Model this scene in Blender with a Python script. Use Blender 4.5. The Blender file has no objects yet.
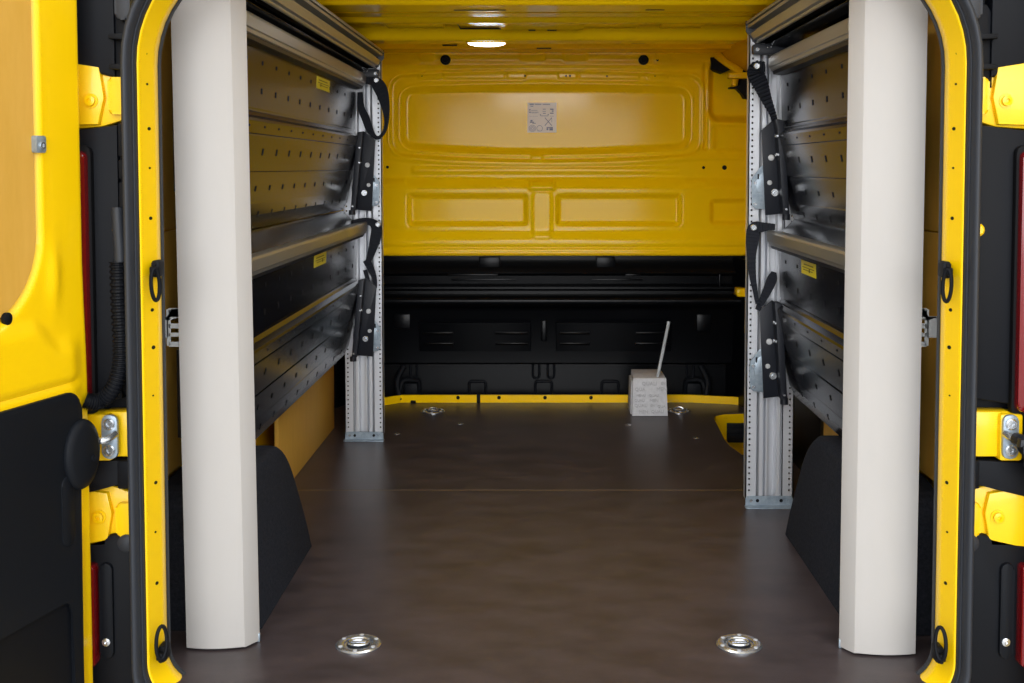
import bpy, bmesh, math, random
from mathutils import Vector, Matrix
random.seed(7)
S = bpy.context.scene
COL = S.collection
PI = math.pi

# ------------------------------------------------------------------ camera model
F, CX, CY, TILT = 1130.0, 540.0, 224.5, math.atan(.05)
CAM = (-.015, -2.0, .945)

def at(x, y, X=None, Y=None, Z=None):
    """point of the place where the line of sight through a photograph pixel meets a plane"""
    a = (x - CX) / F; b = -(y - CY) / F
    d = (a, math.cos(TILT) + b * math.sin(TILT), -math.sin(TILT) + b * math.cos(TILT))
    t = (X - CAM[0]) / d[0] if X is not None else (Y - CAM[1]) / d[1] if Y is not None else (Z - CAM[2]) / d[2]
    return Vector([CAM[i] + t * d[i] for i in range(3)])

cam_d = bpy.data.cameras.new('camera')
cam_d.sensor_width = 36; cam_d.lens = F / 1024 * 36
cam_d.shift_x = (512 - CX) / 1024; cam_d.shift_y = -(341.5 - CY) / 1024
cam_d.clip_start = .05
cam = bpy.data.objects.new('camera', cam_d); COL.objects.link(cam)
cam.location = CAM; cam.rotation_euler = (PI / 2 - TILT, 0, 0)
S.camera = cam

# ------------------------------------------------------------------ materials
def mat(name, col, rough=.5, metal=0, spec=.5, coat=0, emit=None, es=0, noise=None, bump=None, coat_r=.05):
    m = bpy.data.materials.new(name); m.use_nodes = True
    nt = m.node_tree; b = nt.nodes['Principled BSDF']
    b.inputs['Base Color'].default_value = (*col, 1)
    b.inputs['Roughness'].default_value = rough
    b.inputs['Metallic'].default_value = metal
    b.inputs['Specular IOR Level'].default_value = spec
    b.inputs['Coat Weight'].default_value = coat
    b.inputs['Coat Roughness'].default_value = coat_r
    if emit:
        b.inputs['Emission Color'].default_value = (*emit, 1); b.inputs['Emission Strength'].default_value = es
    tc = nt.nodes.new('ShaderNodeTexCoord')
    if noise:                                   # (scale, colour a, colour b, roughness a, roughness b, stretch)
        sc, ca, cb, ra, rb, st = noise
        mp = nt.nodes.new('ShaderNodeMapping'); mp.inputs['Scale'].default_value = st
        n = nt.nodes.new('ShaderNodeTexNoise'); n.inputs['Scale'].default_value = sc; n.inputs['Detail'].default_value = 8
        n.inputs['Roughness'].default_value = .65
        r = nt.nodes.new('ShaderNodeValToRGB')
        r.color_ramp.elements[0].position = .32; r.color_ramp.elements[1].position = .68
        r.color_ramp.elements[0].color = (*ca, 1); r.color_ramp.elements[1].color = (*cb, 1)
        nt.links.new(tc.outputs['Object'], mp.inputs['Vector']); nt.links.new(mp.outputs[0], n.inputs['Vector'])
        nt.links.new(n.outputs['Fac'], r.inputs['Fac']); nt.links.new(r.outputs[0], b.inputs['Base Color'])
        mr = nt.nodes.new('ShaderNodeMapRange'); mr.inputs['To Min'].default_value = ra; mr.inputs['To Max'].default_value = rb
        nt.links.new(n.outputs['Fac'], mr.inputs['Value']); nt.links.new(mr.outputs[0], b.inputs['Roughness'])
    if bump:                                    # (scale, strength, distance)
        n2 = nt.nodes.new('ShaderNodeTexNoise'); n2.inputs['Scale'].default_value = bump[0]; n2.inputs['Detail'].default_value = 4
        bp = nt.nodes.new('ShaderNodeBump'); bp.inputs['Strength'].default_value = bump[1]; bp.inputs['Distance'].default_value = bump[2]
        nt.links.new(tc.outputs['Object'], n2.inputs['Vector'])
        nt.links.new(n2.outputs['Fac'], bp.inputs['Height']); nt.links.new(bp.outputs[0], b.inputs['Normal'])
    return m

YEL = (.96, .615, .001)
M = dict(
    yellow=mat('yellow_paint', YEL, .35, spec=.4, coat=.25),
    yellow_in=mat('yellow_cargo_paint', (.98, .61, .002), .14, spec=.2),
    tan=mat('tan_lining', (.66, .37, .06), .62, spec=.25, noise=(30, (.63, .35, .05), (.69, .39, .07), .55, .7, (1, 1, .2))),
    black=mat('black_plastic', (.0035, .0045, .007), .55, spec=.16, bump=(900, .12, .001)),
    trim=mat('black_door_trim', (.0045, .006, .009), .6, spec=.18, bump=(700, .15, .001)),
    rubber=mat('seal_rubber', (.022, .026, .034), .55, spec=.4),
    lower=mat('black_bulkhead_paint', (.002, .0025, .0035), .3, spec=.17),
    shelf=mat('black_powder_coat', (.0035, .004, .0065), .2, spec=.23, bump=(400, .04, .001)),
    bracket=mat('black_bracket_coat', (.009, .011, .017), .45, spec=.35),
    alu=mat('anodised_aluminium', (.66, .68, .72), .36, metal=.55),
    rail=mat('rail_aluminium', (.33, .325, .30), .36, metal=.7),
    zinc=mat('galvanised_steel', (.30, .37, .43), .4, metal=.5, noise=(60, (.24, .30, .36), (.38, .45, .51), .3, .5, (1, 1, 1))),
    pale=mat('pale_galvanised_steel', (.66, .70, .72), .45, metal=.25),
    chrome=mat('bright_steel', (.66, .69, .72), .27, metal=.9),
    steel=mat('grey_painted_steel', (.55, .56, .57), .45, metal=.3),
    white=mat('off_white_cover', (.48, .458, .432), .5, spec=.35, noise=(6, (.425, .408, .388), (.455, .438, .418), .45, .6, (1, 1, .3)), bump=(60, .03, .002)),
    carpet=mat('charcoal_felt', (.017, .019, .026), .95, spec=.15, noise=(140, (.011, .013, .019), (.026, .029, .039), .9, 1, (1, 1, 1)), bump=(600, .6, .002)),
    floor=mat('brown_phenolic_board', (.05, .04, .035), .4, spec=.45,
              noise=(8, (.036, .028, .0295), (.076, .059, .062), .30, .42, (.8, 1.4, 1)), bump=(260, .12, .001)),
    web=mat('black_webbing', (.010, .012, .018), .8, spec=.3, bump=(500, .5, .001)),
    dark=mat('dark_void', (.004, .004, .005), .7, spec=.2),
    red=mat('red_lamp_lens', (.17, .004, .006), .15, spec=.5, coat=.5),
    clear=mat('grey_reflector', (.30, .29, .27), .2, spec=.5),
    concrete=mat('pale_concrete', (.60, .60, .61), .85, spec=.2, noise=(60, (.55, .545, .555), (.66, .655, .665), .8, .9, (1, 1, 1)), bump=(300, .3, .002)),
    concrete_dark=mat('shaded_concrete', (.46, .455, .46), .9, spec=.15),  # relief shadow of the raised letters put into a darker colour
    stick=mat('grey_stick', (.46, .485, .49), .5),
    paper=mat('sticker_paper', (.92, .84, .74), .5),
    ink=mat('blue_grey_ink', (.16, .17, .27), .5),
    label=mat('yellow_label', (.72, .60, .02), .4),
    lblack=mat('label_print', (.20, .17, .01), .5),
    lamp2=mat('dim_lamp_lens', (.9, .9, .9), .3, emit=(.95, .95, 1.0), es=1.5),
    lamp=mat('lamp_or_glint_lens', (.9, .9, .9), .3, emit=(.86, .92, 1.0), es=11),  # glow that stands in for the reflected glint on the roof rib
    ground=mat('hall_floor', (.46, .45, .44), .5, noise=(3, (.42, .41, .40), (.50, .49, .48), .5, .7, (1, 1, 1))),
    wood=mat('ochre_edge', (.45, .28, .03), .6),
)

# ------------------------------------------------------------------ mesh helpers
def new(): return bmesh.new()

def _merge(bm, t, mi=0):
    vm = {v: bm.verts.new(v.co) for v in t.verts}
    for f in t.faces:
        try:
            nf = bm.faces.new([vm[v] for v in f.verts]); nf.material_index = mi
        except ValueError: pass
    t.free()

def box(bm, x0, x1, y0, y1, z0, z1, bev=0, seg=2, mi=0, mtx=None):
    t = bmesh.new()
    bmesh.ops.create_cube(t, size=1)
    for v in t.verts:
        v.co = Vector(((x0 + x1) / 2 + v.co.x * (x1 - x0), (y0 + y1) / 2 + v.co.y * (y1 - y0), (z0 + z1) / 2 + v.co.z * (z1 - z0)))
    if bev: bmesh.ops.bevel(t, geom=t.edges[:], offset=bev, segments=seg, affect='EDGES', profile=.5)
    if mtx: bmesh.ops.transform(t, matrix=mtx, verts=t.verts)
    _merge(bm, t, mi)

def loft(bm, loops, closed_ends=True, mi=0, bev=0, seg=2, loop_closed=False):
    """rings of points joined in order"""
    t = bmesh.new()
    vs = [[t.verts.new(p) for p in lp] for lp in loops]
    n = len(vs[0])
    rng = range(len(vs)) if loop_closed else range(len(vs) - 1)
    for i in rng:
        a, b = vs[i], vs[(i + 1) % len(vs)]
        for j in range(n):
            k = (j + 1) % n
            t.faces.new((a[j], a[k], b[k], b[j]))
    caps = []
    if closed_ends and not loop_closed:
        caps = [t.faces.new(vs[0]), t.faces.new(vs[-1][::-1])]
    if bev:
        ed = list({e for f in caps for e in f.edges})
        bmesh.ops.bevel(t, geom=ed, offset=bev, segments=seg, affect='EDGES', profile=.5)
    _merge(bm, t, mi)

def prism(bm, poly, axis, a, b, mi=0, bev=0, seg=2, mtx=None):
    """poly of 2D points; axis 'X': (y,z), 'Y': (x,z), 'Z': (x,y)"""
    def P(p, h): return (h, p[0], p[1]) if axis == 'X' else (p[0], h, p[1]) if axis == 'Y' else (p[0], p[1], h)
    L = [[Vector(P(p, h)) for p in poly] for h in (a, b)]
    if mtx: L = [[mtx @ p for p in l] for l in L]
    loft(bm, L, True, mi, bev, seg)

def frame_of(d):
    d = Vector(d).normalized()
    u = d.cross(Vector((0, 0, 1)) if abs(d.z) < .9 else Vector((1, 0, 0))).normalized()
    return d, u, d.cross(u).normalized()

def lathe(bm, o, axis, prof, n=20, mi=0, sx=1, sy=1):
    o = Vector(o); d, u, w = frame_of(axis)
    L = [[o + d * h + (u * math.cos(2 * PI * k / n) * sx + w * math.sin(2 * PI * k / n) * sy) * max(r, 1e-5) for k in range(n)] for r, h in prof]
    loft(bm, L, True, mi)

def bolt(bm, o, axis, r, h, mi=0, n=16):
    lathe(bm, o, axis, [(r, 0), (r, h * .6), (r * .85, h), (r * .45, h), (r * .4, h * .7), (0, h * .7)], n, mi)

def tube(bm, pts, r, n=10, mi=0, closed=False, rs=None):
    pts = [Vector(p) for p in pts]; N = len(pts); loops = []
    tg = []
    for i in range(N):
        a = pts[(i - 1) % N] if closed or i else pts[0]; b = pts[(i + 1) % N] if closed or i < N - 1 else pts[-1]
        tg.append((b - a).normalized())
    _, u, _ = frame_of(tg[0])
    for i in range(N):
        u = (u - tg[i] * u.dot(tg[i])).normalized(); w = tg[i].cross(u)
        rr = rs[i] if rs else r
        loops.append([pts[i] + (u * math.cos(2 * PI * k / n) + w * math.sin(2 * PI * k / n)) * rr for k in range(n)])
    loft(bm, loops, True, mi, loop_closed=closed)

def spline(pts, k=8, closed=False):
    pts = [Vector(p) for p in pts]; N = len(pts); out = []
    for i in range(N if closed else N - 1):
        g = lambda j: pts[j % N] if closed else pts[max(0, min(N - 1, j))]
        p0, p1, p2, p3 = g(i - 1), g(i), g(i + 1), g(i + 2)
        for s in range(k):
            t = s / k
            out.append(.5 * ((2 * p1) + (p2 - p0) * t + (2 * p0 - 5 * p1 + 4 * p2 - p3) * t * t + (3 * p1 - p0 - 3 * p2 + p3) * t ** 3))
    if not closed: out.append(pts[-1])
    return out

def ribbon(bm, rows, th=.003, mi=0, pleat=0):
    """rows of (centre, width); flat strap lying in the XZ plane, smooth"""
    K = 18 if pleat else 6
    cs = spline([r[0] for r in rows], K)
    ws = [v.x for v in spline([Vector((r[1], 0, 0)) for r in rows], K)]
    L = []
    for i, c in enumerate(cs):
        a = cs[max(0, i - 1)]; b = cs[min(len(cs) - 1, i + 1)]
        t = (b - a); t.y = 0; t.normalize()
        s = Vector((t.z, 0, -t.x)) * ws[i] / 2; y = Vector((0, th / 2, 0)); c = c + Vector((0, pleat * math.sin(i * 1.35), pleat * .6 * math.cos(i * 1.35)))
        L.append([c - s - y, c + s - y, c + s + y, c - s + y])
    loft(bm, L, True, mi)

def arc(cx, cy, r, a0, a1, n):
    return [(cx + r * math.cos(math.radians(a0 + (a1 - a0) * i / n)), cy + r * math.sin(math.radians(a0 + (a1 - a0) * i / n))) for i in range(n + 1)]

def rrect(x0, x1, y0, y1, r, n=6, rs=None):
    ra = rs or (r, r, r, r)
    return (arc(x1 - ra[0], y0 + ra[0], ra[0], -90, 0, n) + arc(x1 - ra[1], y1 - ra[1], ra[1], 0, 90, n)
            + arc(x0 + ra[2], y1 - ra[2], ra[2], 90, 180, n) + arc(x0 + ra[3], y0 + ra[3], ra[3], 180, 270, n))

ORI = {}
def props(o, label=None, cat=None, group=None, kind=None):
    if label: o['label'] = label
    if cat: o['category'] = cat
    if group: o['group'] = group
    if kind: o['kind'] = kind
    return o

def thing(name, label, cat, loc, group=None, kind=None):
    o = bpy.data.objects.new(name, None); COL.objects.link(o); o.empty_display_size = .05
    o.location = loc; ORI[o.name] = Vector(loc)
    return props(o, label, cat, group, kind)

def obj(name, bm, mats, parent=None, ang=35, label=None, cat=None, group=None, kind=None, loc=None):
    bmesh.ops.remove_doubles(bm, verts=bm.verts, dist=1e-6)
    bmesh.ops.recalc_face_normals(bm, faces=bm.faces)
    if parent is not None: o_ = ORI[parent.name]
    elif loc is not None: o_ = Vector(loc)
    else:
        xs = [v.co for v in bm.verts]
        lo = [min(c[i] for c in xs) for i in range(3)]; hi = [max(c[i] for c in xs) for i in range(3)]
        o_ = Vector(((lo[0] + hi[0]) / 2, (lo[1] + hi[1]) / 2, lo[2]))
    for v in bm.verts: v.co -= o_
    me = bpy.data.meshes.new(name); bm.to_mesh(me); bm.free()
    for m in (mats if isinstance(mats, (list, tuple)) else [mats]): me.materials.append(M[m])
    me.polygons.foreach_set('use_smooth', [True] * len(me.polygons))
    me.set_sharp_from_angle(angle=math.radians(ang))
    o = bpy.data.objects.new(name, me); COL.objects.link(o)
    if parent is None: o.location = o_
    else: o.parent = parent
    ORI[o.name] = o_
    return props(o, label, cat, group, kind)

def sstep(a, b, x):
    t = max(0, min(1, (x - a) / (b - a))); return t * t * (3 - 2 * t)

def sheet(bm, us, vs, fn, back, mi=0):
    """closed pressed sheet: fn(u,v) front point, back(u,v) rear point"""
    g = [[bm.verts.new(fn(u, v)) for v in vs] for u in us]
    nu, nv = len(us), len(vs)
    for i in range(nu - 1):
        for j in range(nv - 1):
            bm.faces.new((g[i][j], g[i + 1][j], g[i + 1][j + 1], g[i][j + 1])).material_index = mi
    rim = [(i, 0) for i in range(nu)] + [(nu - 1, j) for j in range(1, nv)] + [(i, nv - 1) for i in range(nu - 2, -1, -1)] + [(0, j) for j in range(nv - 2, 0, -1)]
    bk = [bm.verts.new(back(us[i], vs[j])) for i, j in rim]
    for k in range(len(rim)):
        a, b = rim[k], rim[(k + 1) % len(rim)]
        bm.faces.new((g[a[0]][a[1]], bk[k], bk[(k + 1) % len(rim)], g[b[0]][b[1]])).material_index = mi
    bm.faces.new(bk).material_index = mi

def lin(a, b, n): return [a + (b - a) * i / n for i in range(n + 1)]

# ================================================================== SETTING
# ------------------------------------------------------------------ floor
notch = [(.83, 1.58), (.797, 1.582), (.70, 1.60), (.652, 1.68), (.632, 1.80), (.628, 1.90), (.640, 2.22), (.652, 2.275), (.69, 2.31), (.797, 2.33), (.83, 2.335)]
bm = new()
prism(bm, [(-.83, .01), (.83, .01), (.83, 1.276), (-.83, 1.276)], 'Z', -.018, 0, bev=.0012, seg=1)
prism(bm, [(-.83, 1.279), (.83, 1.279)] + notch + [(.83, 2.535), (-.83, 2.535)], 'Z', -.018, 0, bev=.0012, seg=1)
floor = obj('floor', bm, 'floor', kind='structure', label='dark brown phenolic plywood cargo floor with one cross joint', cat='floor', loc=(0, 0, 0))
bm = new()                                       # pale joint strip and a few countersunk rivets
box(bm, -.83, .83, 1.2762, 1.2788, -.01, -.0006)
obj('joint_strip', bm, 'wood', floor)
for px, py in ((397, 434), (696, 438), (628, 425), (460, 424)):
    p = at(px, py, Z=0); bm = new(); lathe(bm, (p.x, p.y, -.002), (0, 0, 1), [(.012, 0), (.012, .0025), (.009, .0035), (0, .0035)], 16)
    obj('rivet', bm, 'chrome', floor)
bm = new(); box(bm, -.88, .86, .0, 2.66, -.22, -.14)
obj('underbody', bm, 'dark', floor)
bm = new(); box(bm, -.86, .60, .02, 2.60, -.13, -.019)
obj('subfloor', bm, 'dark', floor)

# side door step seen through the notch of the floor
step = thing('side_door_step', 'yellow side door entrance step sunk in the floor beside the bulkhead', 'step', (.72, 1.95, -.13))
bm = new()
edge = [(x, y) for x, y in notch]
L = []
for (x, y) in notch[1:-1]: L.append([(x - .004, y, -.13), (x + .004, y, -.13), (x + .004, y, -.003), (x - .004, y, -.003)])
loft(bm, [[Vector(p) for p in l] for l in L])
obj('step_riser', bm, 'yellow_in', step)
bm = new(); box(bm, .61, .797, 1.56, 2.36, -.138, -.10, bev=.006)
obj('step_tread', bm, 'yellow_in', step)
bm = new(); prism(bm, rrect(.66, .795, 1.60, 2.02, .03), 'Z', -.0995, -.085, bev=.004)
obj('step_mat', bm, 'trim', step)
bm = new()
for i in range(3): box(bm, .70 + .0 * i, .79, 2.28 + .0 * i - .012 * i, 2.284 - .012 * i, -.10, -.03 - .02 * i, bev=.001)
obj('step_bracket', bm, 'black', step)

# ------------------------------------------------------------------ bulkhead (front wall)
wall_front = thing('wall_front', 'yellow pressed steel bulkhead with black lower half closing the cargo bay', 'bulkhead', (0, 2.53, 0), kind='structure')
def rr_sd(a, b, x0, x1, y0, y1, r):
    dx = abs(a - (x0 + x1) / 2) - (x1 - x0) / 2 + r; dy = abs(b - (y0 + y1) / 2) - (y1 - y0) / 2 + r
    return math.hypot(max(dx, 0), max(dy, 0)) + min(max(dx, dy), 0) - r
def bulk_d(a, b):
    """relief in metres towards the rear door for a spot of the upper panel"""
    q = max(-1, min(1, (a - 545) / 158)); sag = 1 - q * q
    d = 0.0
    b1 = b - 7 * sag * sstep(110, 150, b) + 4 * sag * (1 - sstep(80, 110, b))
    so = rr_sd(a, b1, 390, 703, 76, 154, 14)
    d -= .010 * sstep(1.5, -2.5, so) - .0045 * math.exp(-((so - 1.5) / 1.6) ** 2)
    si = rr_sd(a, b1, 400, 691, 88, 147, 13)
    d -= .020 * sstep(1.0, -6.5, si) - .003 * math.exp(-((si - 1.5) / 1.6) ** 2)
    d += .004 * math.exp(-((b1 - 158) / 1.5) ** 2)
    d += .005 * sstep(2, -2, rr_sd(a, b, 412, 678, 167.5, 173, 1.5))
    d += .004 * sstep(1.5, -1.5, rr_sd(a, b, 384, 405, 180, 185, 1)) + .004 * sstep(1.5, -1.5, rr_sd(a, b, 684, 707, 180, 184, 1))
    d += .022 * sstep(176, 190, b)
    for x0, x1, y0, y1 in ((407, 528, 194, 226), (556, 682, 194, 226), (710, 770, 199, 225)):
        d -= .018 * sstep(1, -5, rr_sd(a, b, x0, x1, y0, y1, 4))
    d += .010 * sstep(1, -4, rr_sd(a, b, 531, 553, 190, 240, 6)) * .6
    d += .014 * sstep(228, 243, b)
    d -= .006 * math.exp(-((b - 247.5) / 1.5) ** 2)
    d += .012 * sstep(2, -3, rr_sd(a, b, 529, 555, 180, 190, 2))
    d += .008 * sstep(1, -1.5, rr_sd(a, b, 531, 543, 155.5, 161, 1))
    # upper rail and its tabs
    d += .010 * sstep(70, 64, b) + .012 * sstep(60, 54, b)
    for x0, x1 in ((420, 436), (520, 545), (563, 587), (655, 672)): d += .006 * sstep(1, -2, rr_sd(a, b, x0, x1, 52, 61, 2))
    for x0, x1 in ((418, 441), (443, 505), (507, 526), (558, 577), (579, 640), (648, 668)): d += .005 * sstep(.8, -1.2, rr_sd(a, b, x0, x1, 73, 78.5, 1.5))
    # right hand corner: deep hollow beside the sliding door
    d -= .055 * sstep(3, -7, rr_sd(a, b, 709, 800, 60, 121, 12))
    d -= .014 * sstep(1, -2, rr_sd(a, b, 703, 708, 62, 150, 2))
    d -= .010 * sstep(2, -5, rr_sd(a, b, 714, 790, 124, 152, 4))
    return d
def bX(a): return (a - 540) / 251.3 - .015
def bZ(b): return 1.214 - (b - 100) / 252.5
zs = [bZ(b) for b in lin(251.5, 46, 190)]
xs = [x for x in lin(-.835, .835, 390)]
bm = new()
def fnt(x, z): return Vector((x, 2.515 - bulk_d(540 + (x + .015) * 251.3, 100 + (1.214 - z) * 252.5), z))
sheet(bm, xs, zs, fnt, lambda x, z: Vector((x, 2.585, z)))
obj('upper_panel', bm, 'yellow_in', wall_front, ang=60)
bm = new()                                       # rolled lower lip of the yellow panel
prism(bm, [(2.585, .613)] + [(2.492 + .013 * math.cos(t), .608 + .013 * math.sin(t)) for t in lin(PI * .5, PI * 1.5, 8)] + [(2.585, .595)], 'X', -.83, .83)
obj('lower_lip', bm, 'yellow_in', wall_front)
# plugs, holes, tab screws
for a, b in ((446, 60), (643, 60)):
    bm = new(); p = Vector((bX(a), 2.499, bZ(b)))
    lathe(bm, p, (0, -1, 0), [(.020, -.02), (.020, .004), (.017, .007), (.012, .0075), (.011, .004), (0, .004)], 20)
    obj('rubber_plug', bm, 'black', wall_front)
for a, b, r in ((387, 167, .006), (704, 167.5, .006), (725, 167.5, .0095), (525, 75.5, .004), (607, 75.8, .004), (566, 75.5, .004), (570, 75.5, .004), (422, 75.5, .003), (655, 75.5, .003), (657, 60, .005)):
    bm = new(); d = bulk_d(a, b); lathe(bm, (bX(a), 2.516 - d, bZ(b)), (0, -1, 0), [(r, -.004), (r, .0018), (r * .8, .0022), (0, .0012)], 14)
    obj('fixing_hole', bm, 'dark', wall_front)
# black gap and struts in the upper right corner
bm = new()
prism(bm, [(bX(709), bZ(56)), (bX(716), bZ(55.5)), (bX(724), bZ(64)), (bX(730), bZ(69.5)), (bX(722), bZ(73)), (bX(711), bZ(69))], 'Y', 2.50, 2.57, bev=.003)
prism(bm, [(bX(731), bZ(61)), (bX(752), bZ(62)), (bX(752), bZ(72)), (bX(741), bZ(73))], 'Y', 2.50, 2.57, bev=.003)
prism(bm, [(bX(730), bZ(88)), (bX(737), bZ(88)), (bX(742), bZ(93)), (bX(745), bZ(98)), (bX(770), bZ(99)), (bX(770), bZ(76)), (bX(741), bZ(78)), (bX(740), bZ(85)), (bX(736), bZ(86.5)), (bX(730), bZ(86.5))], 'Y', 2.515, 2.60, bev=.002)
obj('corner_gap', bm, 'dark', wall_front)
bm = new()
tube(bm, spline([(bX(716), 2.50, bZ(55)), (bX(724), 2.485, bZ(62)), (bX(731), 2.48, bZ(67)), (bX(739), 2.49, bZ(72.5))], 6), .016, 10)
box(bm, bX(726), bX(775), 2.46, 2.50, bZ(79), bZ(73), bev=.005)
box(bm, bX(731), bX(735), 2.48, 2.51, bZ(86), bZ(79), bev=.004)
obj('corner_strut', bm, 'yellow_in', wall_front)

# black lower half
def lx(a, Y): return at(a, 300, Y=Y).x
lowp = [(2.60, .595), (2.53, .595), (2.528, .560), (2.512, .548), (2.500, .524), (2.510, .517), (2.530, .512), (2.533, .480), (2.512, .474), (2.500, .470), (2.500, .462), (2.508, .456), (2.520, .452), (2.520, .440), (2.470, .436), (2.452, .430), (2.446, .420), (2.450, .408), (2.462, .398), (2.500, .392), (2.515, .372), (2.530, .16), (2.560, .148), (2.60, .145)]
bm = new(); prism(bm, lowp, 'X', -.80, .80)
low = obj('lower_panel', bm, 'lower', wall_front, ang=50)
bm = new(); box(bm, -.80, .80, 2.585, 2.60, -.02, .15); obj('kick_panel', bm, 'lower', wall_front)
bm = new()
for a0, a1 in ((479, 500), (596, 615)):
    x0, x1 = lx(a0, 2.51), lx(a1, 2.51); box(bm, x0, x1, 2.512, 2.54, .545, .59, bev=.004)
for a0, a1, z, Y in ((451, 516, .497, 2.526), (592, 643, .497, 2.526), (448, 498, .519, 2.500), (625, 640, .519, 2.500)):
    x0, x1 = lx(a0, 2.51), lx(a1, 2.51)
    box(bm, x0, x1, Y - .004, 2.54, z - .004, z + .003, bev=.0015)
box(bm, lx(719, 2.5), lx(721, 2.5), 2.505, 2.54, .465, .525, bev=.003)
obj('swage_bead', bm, 'lower', wall_front)
def slope_y(z): return 2.515 + (z - .372) / (.16 - .372) * .015
# two raised fields with pressed air slots
for a0, a1 in ((419, 531), (556, 672)):
    x0, x1 = lx(a0, 2.51), lx(a1, 2.51)
    bm = new()
    prism(bm, [(2.499, .325), (2.521, .208), (2.55, .208), (2.55, .325)], 'X', x0, x1, bev=.003)
    f = obj('vent_field', bm, 'lower', wall_front)
    for b0, b1 in ((a0 + 4, a0 + 34), (a1 - 36, a1 - 3)):
        for z in (.286, .242):
            X0, X1 = lx(b0, 2.5), lx(b1, 2.5); bm = new()
            Y = 2.499 + (.325 - z) / .117 * .022
            prism(bm, [(Y + .004, z - .009), (Y - .004, z - .008), (Y - .010, z - .001), (Y - .009, z + .002), (Y + .004, z + .005)], 'X', X0, X1, bev=.002)
            obj('louvre', bm, 'lower', wall_front)
bm = new()
for a in (544,):
    X0, X1 = lx(a - 3, 2.5), lx(a + 3, 2.5)
    box(bm, X0, X1, 2.506, 2.54, .25, .335, bev=.006)
for a0, a1, z0, z1 in ((393, 410, .30, .36), (697, 712, .29, .36)):
    box(bm, lx(a0, 2.5), lx(a1, 2.5), 2.508, 2.54, z0, z1, bev=.005)
obj('pressed_boss', bm, 'lower', wall_front)
# kick panel loops, corner brackets
for a in (477, 543.5, 610.5):
    x = lx(a, 2.57); bm = new()
    tube(bm, [(x - .034, 2.579, .02), (x - .034, 2.579, .062)] + [(x - .034 + .012 - .012 * math.cos(t), 2.579, .062 + .012 * math.sin(t)) for t in lin(0, PI / 2, 4)] + [(x + .034 - .012 + .012 * math.sin(t), 2.579, .062 + .012 * math.cos(t)) for t in lin(0, PI / 2, 4)] + [(x + .034, 2.579, .02)], .006, 8)
    obj('kick_panel_loop', bm, 'black', wall_front)
for a in (536, 551, 413, 691):
    x = lx(a, 2.57); bm = new()
    tube(bm, [(x - .013, 2.578, .145), (x - .013, 2.578, .10)] + [(x - .013 * math.cos(t), 2.578, .10 - .013 * math.sin(t)) for t in lin(0, PI, 8)][1:] + [(x + .013, 2.578, .145)], .005, 8)
    obj('kick_panel_slot', bm, 'black', wall_front)
for a, s in ((409, -1), (696, 1)):
    x = lx(a, 2.5); bm = new()
    tube(bm, spline([(x - s * .03, 2.57, .02), (x - s * .03, 2.56, .075), (x - s * .01, 2.55, .085), (x + s * .03, 2.54, .085), (x + s * .045, 2.53, .04), (x + s * .05, 2.52, .01)], 5), .009, 8)
    box(bm, x - .03, x + .035, 2.562, 2.585, .01, .07, bev=.008)
    tube(bm, spline([(x + s * .04, 2.52, .01), (x + s * .055, 2.53, .08), (x + s * .03, 2.56, .14)], 5), .012, 8)
    obj('corner_bracket', bm, 'black', wall_front)
# black panels closing both ends of the recess
for s in (-1, 1):
    bm = new(); prism(bm, [(s * .74, 2.60), (s * .815, 2.33 if s > 0 else 2.42), (s * .83, 2.33 if s > 0 else 2.42), (s * .83, 2.60)], 'Z', 0, .585)
    obj('end_panel', bm, 'lower', wall_front)
bm = new(); box(bm, .755, .80, 2.40, 2.47, .44, .475, bev=.008); prism(bm, [(.785, .30), (.80, .30), (.80, .60), (.79, .60)], 'Y', 2.38, 2.40)
obj('corner_tab', bm, 'yellow_in', wall_front)
# yellow strip along the floor edge
st = [(-.72, 2.40), (-.625, 2.468), (-.575, 2.512), (.595, 2.515), (.75, 2.478), (.80, 2.46)]
bm = new(); L = []
for x, y in st: L.append([Vector((x, y, 0.0005)), Vector((x, y + .012, 0.0005)), Vector((x, y + .012, .031)), Vector((x, y, .031))])
loft(bm, L)
strip = obj('floor_edge_strip', bm, 'yellow_in', wall_front)
for a in (458, 499, 545, 591):
    bm = new(); bolt(bm, (at(a, 396, Y=2.51).x, 2.514, .021), (0, -1, 0), .0075, .005, n=12); obj('strip_bolt', bm, 'dark', strip)
bm = new(); x = at(478.5, 398, Y=2.51).x; box(bm, x - .007, x + .007, 2.505, 2.52, .0005, .036, bev=.002); obj('strip_clip', bm, 'dark', strip)
bm = new(); x = at(413, 401, Y=2.5).x; box(bm, x - .01, x + .01, 2.500, 2.515, .0005, .010, bev=.002); obj('strip_clip', bm, 'dark', strip)
bm = new(); box(bm, -.88, .88, 2.60, 2.64, -.2, 1.5); obj('cab_side_skin', bm, 'dark', wall_front)

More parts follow.
